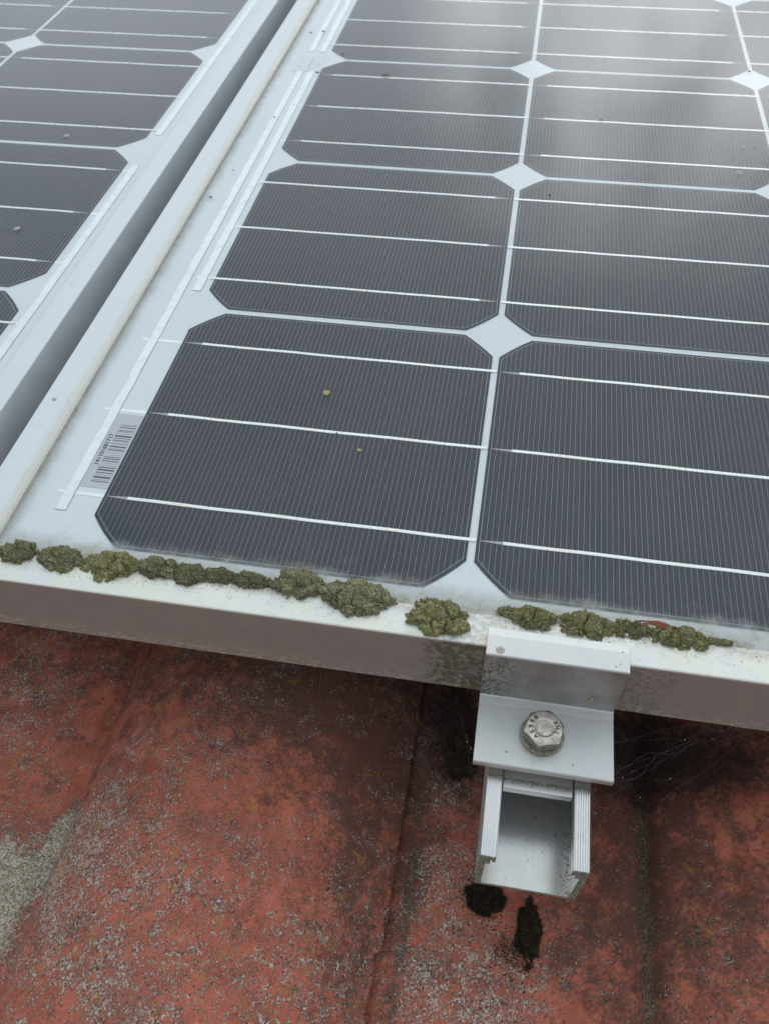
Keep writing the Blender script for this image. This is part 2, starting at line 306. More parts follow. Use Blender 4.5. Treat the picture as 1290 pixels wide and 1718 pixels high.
def tile_mat():
    m = Mat('red_painted_concrete', .82, 0, .25)
    mid = m.noise(9, 5, .66); gr = m.noise(.42, 3, .7); gcol = m.voro(.62, 'Color'); gsep = m.node('SeparateColor'); m.t.links.new(gcol, gsep.inputs[0]); ga_, gb_ = gsep.outputs[0], gsep.outputs[1]
    c = m.mix(m.rg(mid, .30, .68), (.43, .116, .069), (.64, .185, .115))
    c = m.mix(m.rg(m.noise(20, 5, .7, .5), .46, .70, 0, .55), c, (.30, .125, .09))            # faded, purplish
    c = m.mix(m.ma('MULTIPLY', m.rg(gr, .52, .68), .45), c, (.17, .06, .048))
    c = m.mix(m.ma('MULTIPLY', m.rg(m.noise(.8, 3, .8), .58, .68), .35), c, (.62, .30, .22))
    wear, grime_shade, bare = m.attr('wear'), m.attr('grime_shade'), m.attr('bare')
    # dark biofilm, mottled, plus shade painted under the frame and on the flank
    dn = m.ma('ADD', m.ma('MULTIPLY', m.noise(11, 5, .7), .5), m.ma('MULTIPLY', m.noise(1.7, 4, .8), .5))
    db = m.rg(m.ma('ADD', dn, m.ma('MULTIPLY', grime_shade, .16)), .50, .66)
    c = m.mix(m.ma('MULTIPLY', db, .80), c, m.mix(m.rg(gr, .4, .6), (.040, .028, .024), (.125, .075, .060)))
    # paint chipped to the aggregate: grains that cluster
    fn = m.ma('ADD', m.ma('MULTIPLY', m.noise(.85, 5, .85), .58), m.ma('MULTIPLY', m.noise(3.4, 4, .75), .42))
    th = m.ma('SUBTRACT', m.ma('SUBTRACT', .598, m.ma('MULTIPLY', m.rg(m.noise(17, 3, .6), .36, .64), .055)), m.ma('MULTIPLY', wear, .085))
    fl = m.rg(m.ma('SUBTRACT', fn, th), -.006, .020)
    ag = m.mix(m.rg(ga_, .25, .75), (.19, .16, .14), (.56, .48, .385)); ag = m.mix(m.rg(gb_, .86, .93), ag, (.74, .70, .63)); ag = m.mix(m.rg(gb_, .15, .10), ag, (.05, .04, .035))
    c = m.mix(m.ma('MULTIPLY', fl, .78), c, ag)
    # bare weathered concrete
    bm_ = m.rg(m.ma('ADD', bare, m.ma('MULTIPLY', m.ma('SUBTRACT', m.noise(3.6, 6, .82), .5), 1.9)), .42, .66)
    cc = m.mix(m.rg(ga_, .1, .9), (.33, .265, .19), (.76, .64, .49)); cc = m.mix(m.rg(gb_, .88, .95), cc, (.80, .76, .66)); cc = m.mix(m.rg(m.noise(.8, 4, .85), .50, .66), cc, (.12, .11, .085))
    cc = m.mix(m.rg(m.noise(14, 3), .5, .72, 0, .5), cc, (.30, .26, .15))
    c = m.mix(bm_, c, cc)
    # black specks
    bk = m.ma('MAXIMUM', m.rg(m.noise(.95, 3, .75), .66, .71), m.ma('MULTIPLY', m.rg(m.noise(1.9, 5, .8), .62, .68), m.rg(grime_shade, .1, .8, .3, 1))); c = m.mix(m.ma('MULTIPLY', bk, .8), c, (.028, .022, .018))
    # ochre lichen grains in loose patches
    yl = m.ma('MULTIPLY', m.rg(m.noise(6.0, 4, .65, .3, m.stretch((1, 1, 1), (90, 40, 10))), .58, .66), m.rg(m.noise(.85, 3, .8), .48, .57))
    c = m.mix(m.ma('MULTIPLY', yl, .8), c, m.mix(gr, (.30, .18, .03), (.62, .42, .08)))
    ol = m.rg(m.noise(10, 5, .7, 0, m.stretch((1, 1, 1), (-30, 70, 0))), .585, .66); c = m.mix(m.ma('MULTIPLY', m.ma('MULTIPLY', ol, m.rg(gr, .4, .58)), .55), c, (.10, .088, .045))
    # heavy growth in the grooves
    hg = m.rg(m.ma('ADD', m.attr('moss'), m.ma('MULTIPLY', m.ma('SUBTRACT', m.noise(2.8, 6, .8), .5), 1.4)), .40, .74)
    c = m.mix(m.ma('MULTIPLY', hg, .85), c, m.mix(m.rg(m.noise(.8, 3, .8), .4, .62), (.04, .034, .022), (.30, .26, .18)))
    # near-black shade painted on the tile beside the clamp and under the frame
    bl_ = m.attr('shade_dark'); mo = m.rg(m.ma('ADD', bl_, m.ma('MULTIPLY', m.ma('SUBTRACT', m.noise(4.5, 6, .8), .5), 1.2)), .35, .85)
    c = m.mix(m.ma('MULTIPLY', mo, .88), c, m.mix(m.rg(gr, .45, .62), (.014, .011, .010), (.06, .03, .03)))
    m.col(c)
    h = m.ma('ADD', m.ma('MULTIPLY', m.noise(.6, 4, .7), .5), m.ma('MULTIPLY', m.noise(2.4, 4, .7), .8))
    h = m.ma('SUBTRACT', h, m.ma('MULTIPLY', fl, .25)); h = m.ma('ADD', h, m.ma('MULTIPLY', m.ma('ADD', hg, bm_), m.ma('MULTIPLY', m.noise(.8, 3, .8), 1.2)))
    m.bump(h, .8, .8); return m
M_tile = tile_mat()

# ------------------------------------------------------------------ the setting
g = Geo(); g.quad(-2000000, 2000000, -2000000, 2000000, 0)
M_gr = Mat('grass_ground', .9); q = M_gr; q.col(q.mix(q.noise(900, 5, .7), (.035, .055, .02), (.075, .09, .035)))
gd = link('ground', g.v, g.f, M_gr); gd.matrix_basis = Matrix.Identity(4); tag(gd, kind='structure')

TP, TL = 245.0, 345.0                                            # tile cover width and exposed length
SEAM = 142.5
def prof(u):
    """tile section, u from the left seam; z in mm below the glass plane"""
    z = -95.8 - 1.6 * np.sin(np.clip(u / 98, 0, 1) * np.pi)
    z = z - 2.6 * np.exp(-((u - 99.5) / 4.2) ** 2)
    t = np.clip((u - 101) / 142.0, 0, 1)
    up = -2 + 29.5 * np.sin(np.pi / 2 * np.clip(t / .52, 0, 1)) ** .66
    dn = 5.2 + 22.3 * (1 - np.clip((t - .52) / .48, 0, 1) ** 3.0)
    r = np.where(t < .52, up, dn)
    s = np.clip((u - 100.5) / 5.0, 0, 1); s = s * s * (3 - 2 * s)
    return z + s * r
def tile_geo(nx, ny, dense, cx=0):
    y0, L = 0., 425.
    us = np.linspace(-9, TP - 1.2, nx); ys = np.linspace(0, L, ny)
    U, Y = np.meshgrid(us, ys)
    Z = prof(U) + 7 - Y / TL * 14
    Z = Z - np.clip((2.5 - Y) / 2.5, 0, 1) ** 2 * 1.8
    X = U.copy(); lead = np.clip((-U) / 9, 0, 1); Z = Z - lead * 3.2
    if dense:
        d = np.zeros_like(Z)
        for i in range(ny):
            for j in range(nx):
                a, b = U[i, j] + cx, Y[i, j]
                d[i, j] = .8 * mn.noise((a / 34, b / 34, 1.3)) + .38 * mn.noise((a / 7, b / 7, 4.1)) + .16 * mn.noise((a / 2.4, b / 2.4, 7.7))
            e = .9 * mn.noise((ys[i] / 9, 3, 3 + cx)) + .5 * mn.noise((ys[i] / 2.2, 9, 3)) + (-1.6 if 0 < ys[i] < 104 else .5)
            w = np.clip((us - 226) / (us[-1] - 226), 0, 1)
            X[i] += e * w
        Z = Z + d
    v = np.c_[X.ravel(), Y.ravel(), Z.ravel()]
    idx = np.arange(nx * ny).reshape(ny, nx)
    f = np.c_[idx[:-1, :-1].ravel(), idx[:-1, 1:].ravel(), idx[1:, 1:].ravel(), idx[1:, :-1].ravel()].tolist()
    ring = list(idx[0, :]) + list(idx[1:, -1]) + list(idx[-1, -2::-1]) + list(idx[-2:0:-1, 0])
    b = len(v); low = v[ring].copy(); low[:, 2] -= 3.0; low[:, 0] = np.where(low[:, 0] > TP - 8, low[:, 0] - .8, low[:, 0])
    low2 = low.copy(); low2[:, 2] -= 6; low2[:, 0] = np.where(low2[:, 0] > TP - 12, low2[:, 0] - 6, low2[:, 0]); low2[:, 1] = np.where(low2[:, 1] < 1, low2[:, 1] + .6, low2[:, 1])
    v = np.r_[v, low, low2]; n = len(ring)
    for k in range(n):
        j = (k + 1) % n
        f.append([ring[j], ring[k], b + k, b + j]); f.append([b + j, b + k, b + n + k, b + n + j])
    return v, f
roof = Geo(); roof.box(-2600, 3200, -1300, 2300, -150, -122)
M_deck = Mat('roofing_felt', .9).col((.04, .035, .03))
roofo = roof.link('roof', M_deck); tag(roofo, kind='structure')
v, f = tile_geo(60, 14, False)
tl = link('roof_tile', v, f, M_tile, roofo, (SEAM - 5 * TP, -215 - 2 * TL, 0), smooth=True)
low_mesh = tl.data
def attrs(me, fn, ox, oy):
    n = len(me.vertices); co = np.empty(n * 3); me.vertices.foreach_get('co', co); co = co.reshape(-1, 3) / MM
    x, y = co[:, 0] + ox, co[:, 1] + oy
    for name, val in fn(x, y).items():
        a = me.attributes.new(name, 'FLOAT', 'POINT'); a.data.foreach_set('value', val.astype(np.float32))
def bl(x, y, cx, cy, rx, ry): return np.exp(-(((x - cx) / rx) ** 2 + ((y - cy) / ry) ** 2))
def wear_shade_fn(x, y):
    u = (x - SEAM) % TP
    wear = .25 + .55 * bl(x, y, 60, -150, 70, 55) + .5 * bl(x, y, 25, -85, 35, 40) + .75 * bl(x, y, 178, -135, 34, 38) + .8 * bl(x, y, 5, -100, 16, 40) + .5 * bl(x, y, 162, -60, 14, 55) \
        - .55 * bl(x, y, 262, -50, 40, 55) - .3 * bl(x, y, 228, -115, 14, 50) + .35 * bl(x, y, 262, -150, 30, 30) + .5 * bl(x, y, -45, -40, 25, 60) - .6 * bl(x, y, 0, -40, 16, 40) - .5 * bl(x, y, 110, -40, 30, 40)
    grime_shade = .10 + .40 * bl(x, y, 262, -62, 50, 50) + .5 * bl(x, y, 235, -140, 12, 30) + .22 * np.exp(-((x - 132) / 9.) ** 2) + .5 * np.clip((y + 52) / 45, 0, 1) + .9 * bl(x, y, 95, -15, 45, 35) + .7 * bl(x, y, 125, -70, 14, 70) + .7 * bl(x, y, 148, -70, 9, 60) + .7 * bl(x, y, 240, -50, 16, 70) + .5 * bl(x, y, 215, -100, 12, 30) + .6 * bl(x, y, 160, -25, 20, 25) + .4 * bl(x, y, 280, -105, 30, 30)  # includes shade painted below the frame and along the roll's right flank
    bare = 1.0 * bl(x, y, -24, -108, 17, 19) + .9 * bl(x, y, -2, -88, 7.5, 17) + .7 * bl(x, y, -12, -128, 11, 20)
    bare = bare * np.clip(1.25 - np.clip(x - 12, 0, 99) / 20, 0, 1)
    moss = .66 * np.exp(-((u - 101.0) / 4.6) ** 2) * np.where(x > 150, 1, .25) + .55 * np.exp(-((u - 6) / 4.5) ** 2) * np.clip((y + 190) / 60, 0, 1) + 0.5 * bl(x, y, 136, -95, 5, 30) \
        + .62 * bl(x, y, 258, -88, 8, 8) + .5 * bl(x, y, 229, -112, 8, 8) + .5 * bl(x, y, 180, -82, 18, 13)
    shade_dark = .9 * bl(x, y, 238, -12, 40, 34) + .85 * bl(x, y, 160, -14, 14, 34) + .5 * bl(x, y, 124, 5, 40, 26) + .5 * bl(x, y, 283, -20, 25, 20)  # deep shade round the clamp and frame edge, put into the tile colour
    return dict(wear=wear, grime_shade=grime_shade, bare=bare, moss=moss, shade_dark=shade_dark)
attrs(low_mesh, lambda x, y: dict(wear=np.full_like(x, .3), grime_shade=np.full_like(x, .2), bare=np.zeros_like(x), shade_dark=np.zeros_like(x), moss=.9 * np.exp(-((((x - SEAM) % TP) - 101.5) / 6.) ** 2)), SEAM, 0)
dense = {}
for c in (-1, 0):
    v, f = tile_geo(205, 330, True, c * TP)
    oc = (SEAM + c * TP, -215, 0)
    o = link('roof_tile', v, f, M_tile, roofo, oc, smooth=True); attrs(o.data, wear_shade_fn, oc[0], oc[1]); dense[(c, 0)] = o
for c in range(-5, 7):
    for r in range(-2, 4):
        if (c, r) in ((-5, -2), (-1, 0), (0, 0)): continue
        o = tl.copy(); COL.objects.link(o); o.parent = roofo; o.matrix_basis = Matrix.Translation(Vector((SEAM + c * TP, -215 + r * TL, 0)) * MM)

# ------------------------------------------------------------------ solar panels
S, GU, GV, H = 156.0, 3.194, 3.804, 15.2
PU, PV = S + GU, S + GV
NC, NR = 10, 6
XW = (NC - 1) * PU + S; YW = (NR - 1) * PV + S
BUSY = (26.0, 78.0, 130.0)
def cell_mesh(name, flip):
    g = Geo(); r = []
    # rounded-pseudo-square outline: chamfers with a slight bow (wafer arc)
    c = S / 2; Rr = math.hypot(c, c - H)
    for sx, sy in ((1, 1), (-1, 1), (-1, -1), (1, -1)):
        a0 = math.atan2(sy * (c - H), sx * c); a1 = math.atan2(sy * c, sx * (c - H))
        if sx * sy < 0: a0, a1 = a1, a0
        while a1 < a0: a1 += 2 * math.pi
        for k in range(5):
            a = a0 + (a1 - a0) * k / 4; rr = Rr - .0 ; r.append((c + rr * math.cos(a), c + rr * math.sin(a)))
    n = len(r)
    top = [(x, y, 0) for x, y in r]; bot = [(x, y, -.22) for x, y in r]
    g.add(top + bot, [tuple(range(n))] + [(i, i + n, (i + 1) % n + n, (i + 1) % n) for i in range(n)], 0)
    zf = .03; ins = 1.35
    def half(x):                                                # half height of the inset outline at x
        dx = abs(x - c); rr = Rr - ins
        if dx > c - ins: return 0
        return min(c - ins, math.sqrt(max(rr * rr - dx * dx, 0)))
    w = .085
    k = 0; nf = 67; x0, x1 = ins, S - ins
    for i in range(nf + 1):
        x = x0 + (x1 - x0) * i / nf; hh = half(min(max(x, x0 + .01), x1 - .01)); ww = w
        g.quad(x - ww / 2, x + ww / 2, c - hh, c + hh, zf, 1)
    # border line
    rb = [(c + (px - c) * (1 - ins / c), c + (py - c) * (1 - ins / c)) for px, py in r]
    for i in range(n):
        a = Vector(rb[i]); b = Vector(rb[(i + 1) % n]); d = (b - a).normalized() * .075; p = Vector((-d.y, d.x))
        g.add([(*(a - p), zf + .002), (*(b - p), zf + .002), (*(b + p), zf + .002), (*(a + p), zf + .002)], [(0, 1, 2, 3)], 1)
    for yb in BUSY:                                            # tapered paste tips where the ribbon starts
        if not flip: v = [(1.6, yb - .15, zf + .004), (10.6, yb - .75, zf + .004), (10.6, yb + .75, zf + .004), (1.6, yb + .15, zf + .004)]
        else: v = [(S - 1.6, yb + .15, zf + .004), (S - 10.6, yb + .75, zf + .004), (S - 10.6, yb - .75, zf + .004), (S - 1.6, yb - .15, zf + .004)]
        g.add(v, [(0, 1, 2, 3)], 2)
    me = bpy.data.meshes.new(name); me.from_pydata((np.array(g.v) * MM).tolist(), [], g.f)
    for m in (M_cell, M_finger, M_taper): me.materials.append(m.m)
    me.polygons.foreach_set('material_index', g.mi); return me
def ribbon_mesh(x0, x1, seed):
    rr = random.Random(seed); n = 24; w = .84; v = []; f = []
    for i in range(n + 1):
        x = x0 + (x1 - x0) * i / n; dy = .10 * math.sin(i * .8 + seed) + rr.uniform(-.03, .03); dz = rr.uniform(0, .05)
        for s, zz in ((-1, .06), (-.75, .20), (.75, .20), (1, .06)): v.append((x, dy + s * w, zz + dz))
    for i in range(n):
        for j in range(3): a = i * 4 + j; f.append((a, a + 4, a + 5, a + 1))
    me = bpy.data.meshes.new('ribbon'); me.from_pydata((np.array(v) * MM).tolist(), [], f); me.materials.append(M_ribbon.m); return me
CELLS = [cell_mesh('solar_cell', False), cell_mesh('solar_cell', True)]
RIB = [[ribbon_mesh(10.6, PU - .3, s) for s in range(4)], [ribbon_mesh(-GU + .3, S - 10.6, s + 9) for s in range(4)]]

def text_mesh(txt, size, bold=.018):
    cu = bpy.data.curves.new('t', 'FONT'); cu.body = txt; cu.size = size; cu.align_x = 'CENTER'; cu.align_y = 'CENTER'; cu.resolution_u = 3; cu.offset = size * bold
    o = bpy.data.objects.new('t', cu); COL.objects.link(o); bpy.context.view_layer.update()
    me = bpy.data.meshes.new_from_object(o.evaluated_get(bpy.context.evaluated_depsgraph_get())); bpy.data.objects.remove(o); bpy.data.curves.remove(cu); return me

def frame_prof(W):
    """(distance inwards from the outer face, z); rounded outer arris, inner lip that falls to the glass"""
    return [(0, -30), (20, -30), (20, -28.4), (1.6, -28.4), (1.6, .0), (W - .4, .0), (W - .2, 2.1), (W - 1.0, 3.2), (W - 2.6, 3.85), (W - 5, 4.0), (.7, 4.0), (.2, 3.8), (0, 3.3)]
def panel(name, origin, label, left_detail, right_detail):
    p = empty(name, origin); tag(p, label, 'solar panel', 'framed solar panels on the tiled roof')
    xl, xr, yb, yt = -49.5, XW + 30.3, -24.5, YW + 24.5
    WL, WR, WB = 16.5, 14.3, 14.8
    # frame bars: butt jointed, long bars run through
    g = Geo(); nseg = 120
    def wob(q): return [q[0], q[1] , q[2]]
    g.prism([(yb + a, z) for a, z in frame_prof(WB)], xl, xr, 'x', segs=1); g.link('frame_bar', M_frame_b, p)
    g = Geo(); g.prism([(yt - a, z) for a, z in frame_prof(WB)], xl, xr, 'x'); g.link('frame_bar', M_frame_s, p)
    g = Geo(); g.prism([(xl + a, z) for a, z in frame_prof(WL)], yb + WB + .05, yt - WB - .05, 'y'); g.link('frame_bar', M_frame_s, p)
    g = Geo(); g.prism([(xr - a, z) for a, z in frame_prof(WR)], yb + WB + .05, yt - WB - .05, 'y'); g.link('frame_bar', M_frame_s, p)
    g = Geo(); g.box(xl + 3, xr - 3, yb + 3, yt - 3, -.9, -.45); g.link('backsheet', M_back, p)
    g = Geo(); g.box(xl + WL - .3, xr - WR + .3, yb + WB - .3, yt - WB + .3, .30, 1.0); o = g.link('glass', [M_glass, M_clear], p)
    for pl in o.data.polygons: pl.material_index = 0 if pl.normal.z > .5 else 1
    for r in range(NR):
        k = r % 2
        for c in range(NC):
            o = place('solar_cell', CELLS[k], p, (c * PU, r * PV, -.12))
            for b, ybus in enumerate(BUSY):
                place('ribbon', RIB[k][(c * 3 + b * 5 + r) % 4], o, (0, ybus, 0))
    def strip(x0, x1, y0, y1, z=-.30):
        rr = random.Random(int(y0 * 7 + x0)); g = Geo(); n = max(3, int((y1 - y0) / 9)); v = []
        for i in range(n + 1):
            y = y0 + (y1 - y0) * i / n; d = rr.uniform(-.08, .08)
            v += [(x0 + d, y, z), (x1 + d, y, z), (x1 + d, y, z + .12 ), (x0 + d, y, z + .12)]
        f = [(0, 1, 2, 3)] + [(4 * n + 3, 4 * n + 2, 4 * n + 1, 4 * n)]
        for i in range(n):
            for a, b in ((0, 1), (1, 2), (2, 3), (3, 0)): f.append((4 * i + b, 4 * i + a, 4 * i + a + 4, 4 * i + b + 4))
        g.add(v, f); g.quad(x1 - .02, x1 + .30, y0, y1, z + .02, 1); g.quad(x0 - .12, x0 + .04, y0, y1, z + .02, 1); g.quad(x0, x1, y0 - .25, y0 + .02, z + .02, 1)
        return g.link('bus_strip', [M_bus, M_edge], p)
    strip(-18.0, -13.4, 16, 463); strip(-9.2, -4.6, 173.6, 463); strip(-9.2, -4.6, 491, YW - 173.6); strip(-18.0, -13.4, 491, YW - 16)
    for a, b in ((0, 1), (2, 3), (4, 5)): strip(XW + 4.6, XW + 9.2, a * PV + 20, b * PV + S - 18)
    for r in range(NR):                                        # ribbon tails from the end cells to the strips
        for yb2 in BUSY:
            yy = r * PV + yb2
            x0 = -21.2 if r in (0, NR - 1) else -10.6
            g = Geo(); g.box(x0, -.2, yy - .9, yy + .9, -.42, -.32 if r in (0, NR - 1) else -.33); g.link('ribbon_tail', M_ribbon, p)
            g = Geo(); g.box(XW + .2, XW + 10.2, yy - .9, yy + .9, -.42, -.33); g.link('ribbon_tail', M_ribbon, p)
    if left_detail:
        # serial label between strip and cell
        g = Geo(); g.box(-12.7, -.15, 29.8, 75.6, -.44, -.30); lb = g.link('barcode_label', M_label, p)
        bars = [(345, 3), (352, 3), (373, 9), (405, 7), (418, 4), (440, 2), (465, 16), (488, 7), (512, 9), (530, 2), (548, 5), (577, 13), (600, 3), (613, 9), (638, 2), (665, 2), (685, 6), (703, 10), (727, 9), (750, 2), (770, 2), (793, 10), (817, 15), (845, 9), (868, 3), (890, 16), (915, 3), (932, 8)]
        for i, (py, w) in enumerate(bars):
            yc = 68.4 - (py - 345) / (932 - 345) * 35.0; hw = w / 587 * 35 / 2 * .78
            g = Geo(); g.box(-9.1, -1.2, yc - hw * 1.15, yc + hw * 1.15, -.29, -.26); g.link('bar', M_ink, lb)
        me = text_mesh('141101681717', 2.9 * MM, .03); me.materials.append(M_ink.m)
        o = bpy.data.objects.new('serial_number', me); COL.objects.link(o); o.parent = lb
        me.transform(Matrix.Scale(1.12, 4, (1, 0, 0)))
        o.matrix_basis = Matrix.Translation(Vector((-10.9, 52.5, -.27)) * MM) @ Matrix.Rotation(math.pi / 2, 4, 'Z')
        # faded film sticker with a small emblem
        g = Geo(); g.box(-22.5, -1.0, 454, 482.5, -.16, -.12); st = g.link('faded_sticker', M_sticker, p)
        rr = random.Random(3)
        g = Geo()
        for i in range(11):
            y = 458.5 + i * 1.75; g.box(-11.9 + rr.uniform(-.1, .1), -10.4, y, y + 1.25, -.11, -.10)
            g.box(-11.2, -9.6 + rr.uniform(-.2, .2), y + .35, y + .7, -.105, -.095)
        g.link('faded_lettering', M_fadedink, st)
        g = Geo()
        for (cx, cy, ra, rb, a0, a1, w) in ((-7.2, 467, 2.8, 4.2, -1.2, 1.2, .65), (-15.6, 467, 3.4, 4.6, 1.3, 2.7, .8), (-16, 463.5, 3.2, 2.2, 3.0, 4.9, .8)):
            n = 12
            v = []
            for i in range(n + 1):
                a = a0 + (a1 - a0) * i / n; ww = w * math.sin(math.pi * i / n)
                v += [(cx + (ra - ww) * math.cos(a), cy + (rb - ww) * math.sin(a), -.10), (cx + (ra + ww) * math.cos(a), cy + (rb + ww) * math.sin(a), -.10)]
            g.add(v, [(2 * i, 2 * i + 1, 2 * i + 3, 2 * i + 2) for i in range(n)])
        g.link('faded_emblem', M_fadedink, st, fix=False)
    return p
panel('solar_panel', (0, 0, 0), 'dark solar panel with barcode label and moss along its lower silver frame', True, False)
panel('solar_panel', (-96 - XW, 2.4, 0), 'dark solar panel left of the gap, only its right end in view', False, False)

# ------------------------------------------------------------------ mounting rail
R0, R1 = 173.2, 210.4
g = Geo()
def rail_prof():
    zt, zb = -30.6, -64.5
    p = [(R0, zb + 1.2), (R0 + 1.2, zb), (R1 - 1.2, zb), (R1, zb + 1.2)]
    # right wall up, ribbed lip going inwards (ribs along the rail), hook, back down the inside, floor, left mirrored
    right = [(R1, zt - .3)]
    n = 6; lw = 5.6
    for i in range(n):
        a = R1 - .25 - i * (lw - .5) / n; s = (lw - .5) / n
        right += [(a, zt), (a - s * .42, zt), (a - s * .62, zt - .5), (a - s * .85, zt - .5)]
    right += [(R1 - lw, zt), (R1 - lw, zt - 5.6), (R1 - lw + 1.1, zt - 5.6), (R1 - lw + 1.3, zt - 3.0), (R1 - 2.2, zt - 3.0), (R1 - 2.2, zt - 6.6), (R1 - 4.0, zt - 6.9), (R1 - 4.0, zt - 8.2), (R1 - 2.2, zt - 8.5), (R1 - 2.2, zb + 2.0)]
    left = [(R0 + R1 - x, z) for x, z in reversed(right)]
    return p + right + left
rp = rail_prof()
def wobr(q):
    return q
g.prism(rp, -86.3, 1040, 'y')
railt = empty('mounting_rail', (0, 0, 0)); tag(railt, 'ribbed aluminium channel rail sticking out under the clamp, open at its sawn end', 'rail')
g.link('channel', M_rail, railt)
# ragged burr on the saw cut: small irregular crust grains
def grains(name, pts, r0, r1, mat, parent, seed=0, sq=.7):
    rr = random.Random(seed); V = []; F = []
    ico = bmesh.new(); bmesh.ops.create_icosphere(ico, subdivisions=1, radius=1); iv = [v.co.copy() for v in ico.verts]; iff = [[v.index for v in f.verts] for f in ico.faces]; ico.free()
    for p in pts:
        r = rr.uniform(r0, r1); b = len(V); M = Matrix.Rotation(rr.uniform(0, 6), 3, 'Z') @ Matrix.Rotation(rr.uniform(0, 3), 3, 'X')
        s = (rr.uniform(.6, 1.3), rr.uniform(.6, 1.3), rr.uniform(.5, 1.) * sq)
        for c in iv:
            q = M @ (c * rr.uniform(.8, 1.2)); V.append((p[0] + q.x * r * s[0], p[1] + q.y * r * s[1], p[2] + q.z * r * s[2]))
        F += [[i + b for i in f] for f in iff]
    o = link(name, V, F, mat, parent); tag(o, kind='stuff'); return o
M_crust = Mat('lichen_crust', .9); q = M_crust; q.col(q.mix(q.rg(q.noise(.8, 3, .8), .4, .6), (.10, .095, .055), (.46, .44, .33)))
pts = []
rr = random.Random(5)
for i in range(900):
    k = rr.random()
    if k < .34: x = R0 + rr.uniform(.1, 2.2); z = rr.uniform(-64, -31); pts.append((x, -86.3 + rr.uniform(-.15, .1), z))
    elif k < .62: x = R1 - rr.uniform(.1, 2.3); z = rr.uniform(-64, -32); pts.append((x, -86.3 + rr.uniform(-.15, .1), z))
    elif k < .72: pts.append((rr.uniform(R1 - 5.4, R1), -86.3, rr.uniform(-33.6, -31)))
    elif k < .78: pts.append((rr.uniform(R0, R0 + 5.4), -86.3, rr.uniform(-33.6, -31)))
    elif k < .9: pts.append((rr.uniform(R0, R1), -86.3 + rr.uniform(-.1, .2), rr.uniform(-64.4, -62.7)))
    else: pts.append((R1 - 2.3 - abs(rr.gauss(0, 1.2)), rr.uniform(-86, -60), -62.45))
grains('lichen_crust', pts, .12, .38, M_crust, railt, 6)

# ------------------------------------------------------------------ end clamp
cl = empty('end_clamp', (0, 0, 0)); tag(cl, 'stepped silver clamp plate bolted over the lower frame edge', 'clamp')
X0, X1 = 167.3, 217.2
# section in (y,z): plate over the lip, drop leg, foot with a fine groove
sec = [(-17.6, 4.25), (-24.7, 4.25), (-24.7, -26.2), (-56.2, -26.2), (-56.6, -25.9), (-56.6, -23.4), (-56.1, -22.9), (-33.9, -22.9), (-33.7, -23.25), (-33.4, -23.25), (-33.2, -22.7), (-30.2, -22.5), (-29.6, -22.0), (-29.5, 6.6), (-29.1, 7.0), (-21.4, 7.0), (-18.0, 6.4), (-17.6, 6.0)]
g = Geo(); g.prism(sec, X0, X1, 'x'); g.link('clamp_plate', M_clamp, cl, bevel=.18)
# nut block riding in the channel under the foot
g = Geo(); g.box(R0 + 6.1, R1 - 6.1, -60.6, -30, -36.6, -32.4); g.link('channel_nut', M_rail, cl, bevel=.25)
M_steel = Mat('stainless_steel', .34, 1.0)
q = M_steel; n = q.noise(2.2, 4, .7); q.col(q.mix(q.rg(n, .35, .7), (.62, .56, .49), (.44, .37, .31))); q.rough(q.rg(n, .3, .7, .30, .5)); q.bump(q.noise(.8, 4, .7), .05, .7)
M_steeld = Mat('tarnished_steel', .5, .9)
q = M_steeld; q.col(q.mix(q.rg(q.noise(1.6, 4, .8), .38, .62), (.42, .39, .33), (.22, .20, .15))); q.bump(q.noise(.6, 3), .05)
BX, BY = 191.3, -43.2
def lathe(g, prof, n, cx, cy, m=0, a0=0.):
    v = []
    for r, z in prof:
        for i in range(n): a = a0 + 2 * math.pi * i / n; v.append((cx + r * math.cos(a), cy + r * math.sin(a), z))
    f = []
    for k in range(len(prof) - 1):
        for i in range(n): j = (i + 1) % n; f.append((k * n + i, k * n + j, (k + 1) * n + j, (k + 1) * n + i))
    f.append(tuple(reversed(range(n)))); f.append(tuple(range((len(prof) - 1) * n, len(prof) * n)))
    g.add(v, f, m)
g = Geo(); lathe(g, [(7.7, -22.85), (7.9, -22.6), (7.9, -21.5), (7.6, -21.25), (4.6, -21.2)], 64, BX, BY); g.link('washer', M_steeld, cl)
# hex head: hexagon cut by a 30 degree chamfer cone
def hexhead():
    n = 72; AF = 6.5; a00 = math.radians(16)
    def hexr(a):
        k = (a - a00) % (math.pi / 3) - math.pi / 6; return AF / math.cos(k)
    zb, zt = -21.15, -15.4; flat = 6.15; v = []; f = []
    rings = []
    for k, fz in enumerate((0, 1, 2, 3)):
        for i in range(n):
            a = 2 * math.pi * i / n; h = hexr(a)
            if k == 0: r, z = h, zb
            elif k == 1: r, z = h, zt - max(0, h - flat) * .55
            elif k == 2: r, z = flat, zt
            else: r, z = flat * .62, zt - .0
            v.append((BX + r * math.cos(a), BY + r * math.sin(a), z))
    for k in range(3):
        for i in range(n): j = (i + 1) % n; f.append((k * n + i, k * n + j, (k + 1) * n + j, (k + 1) * n + i))
    # shallow dished centre
    for i in range(n):
        a = 2 * math.pi * i / n; v.append((BX + flat * .5 * math.cos(a), BY + flat * .5 * math.sin(a), zt - .22))
    for i in range(n): j = (i + 1) % n; f.append((3 * n + i, 3 * n + j, 4 * n + j, 4 * n + i))
    f.append(tuple(range(4 * n, 5 * n))); f.append(tuple(reversed(range(n))))
    g = Geo(); g.add(v, f); return g.link('hex_bolt', [M_steel, M_steeld], cl)
hb = hexhead()
for pl in hb.data.polygons:
    if abs(pl.normal.z) < .4: pl.material_index = 1
M_stamp = Mat('stamped_grime', .8).col((.05, .04, .035))
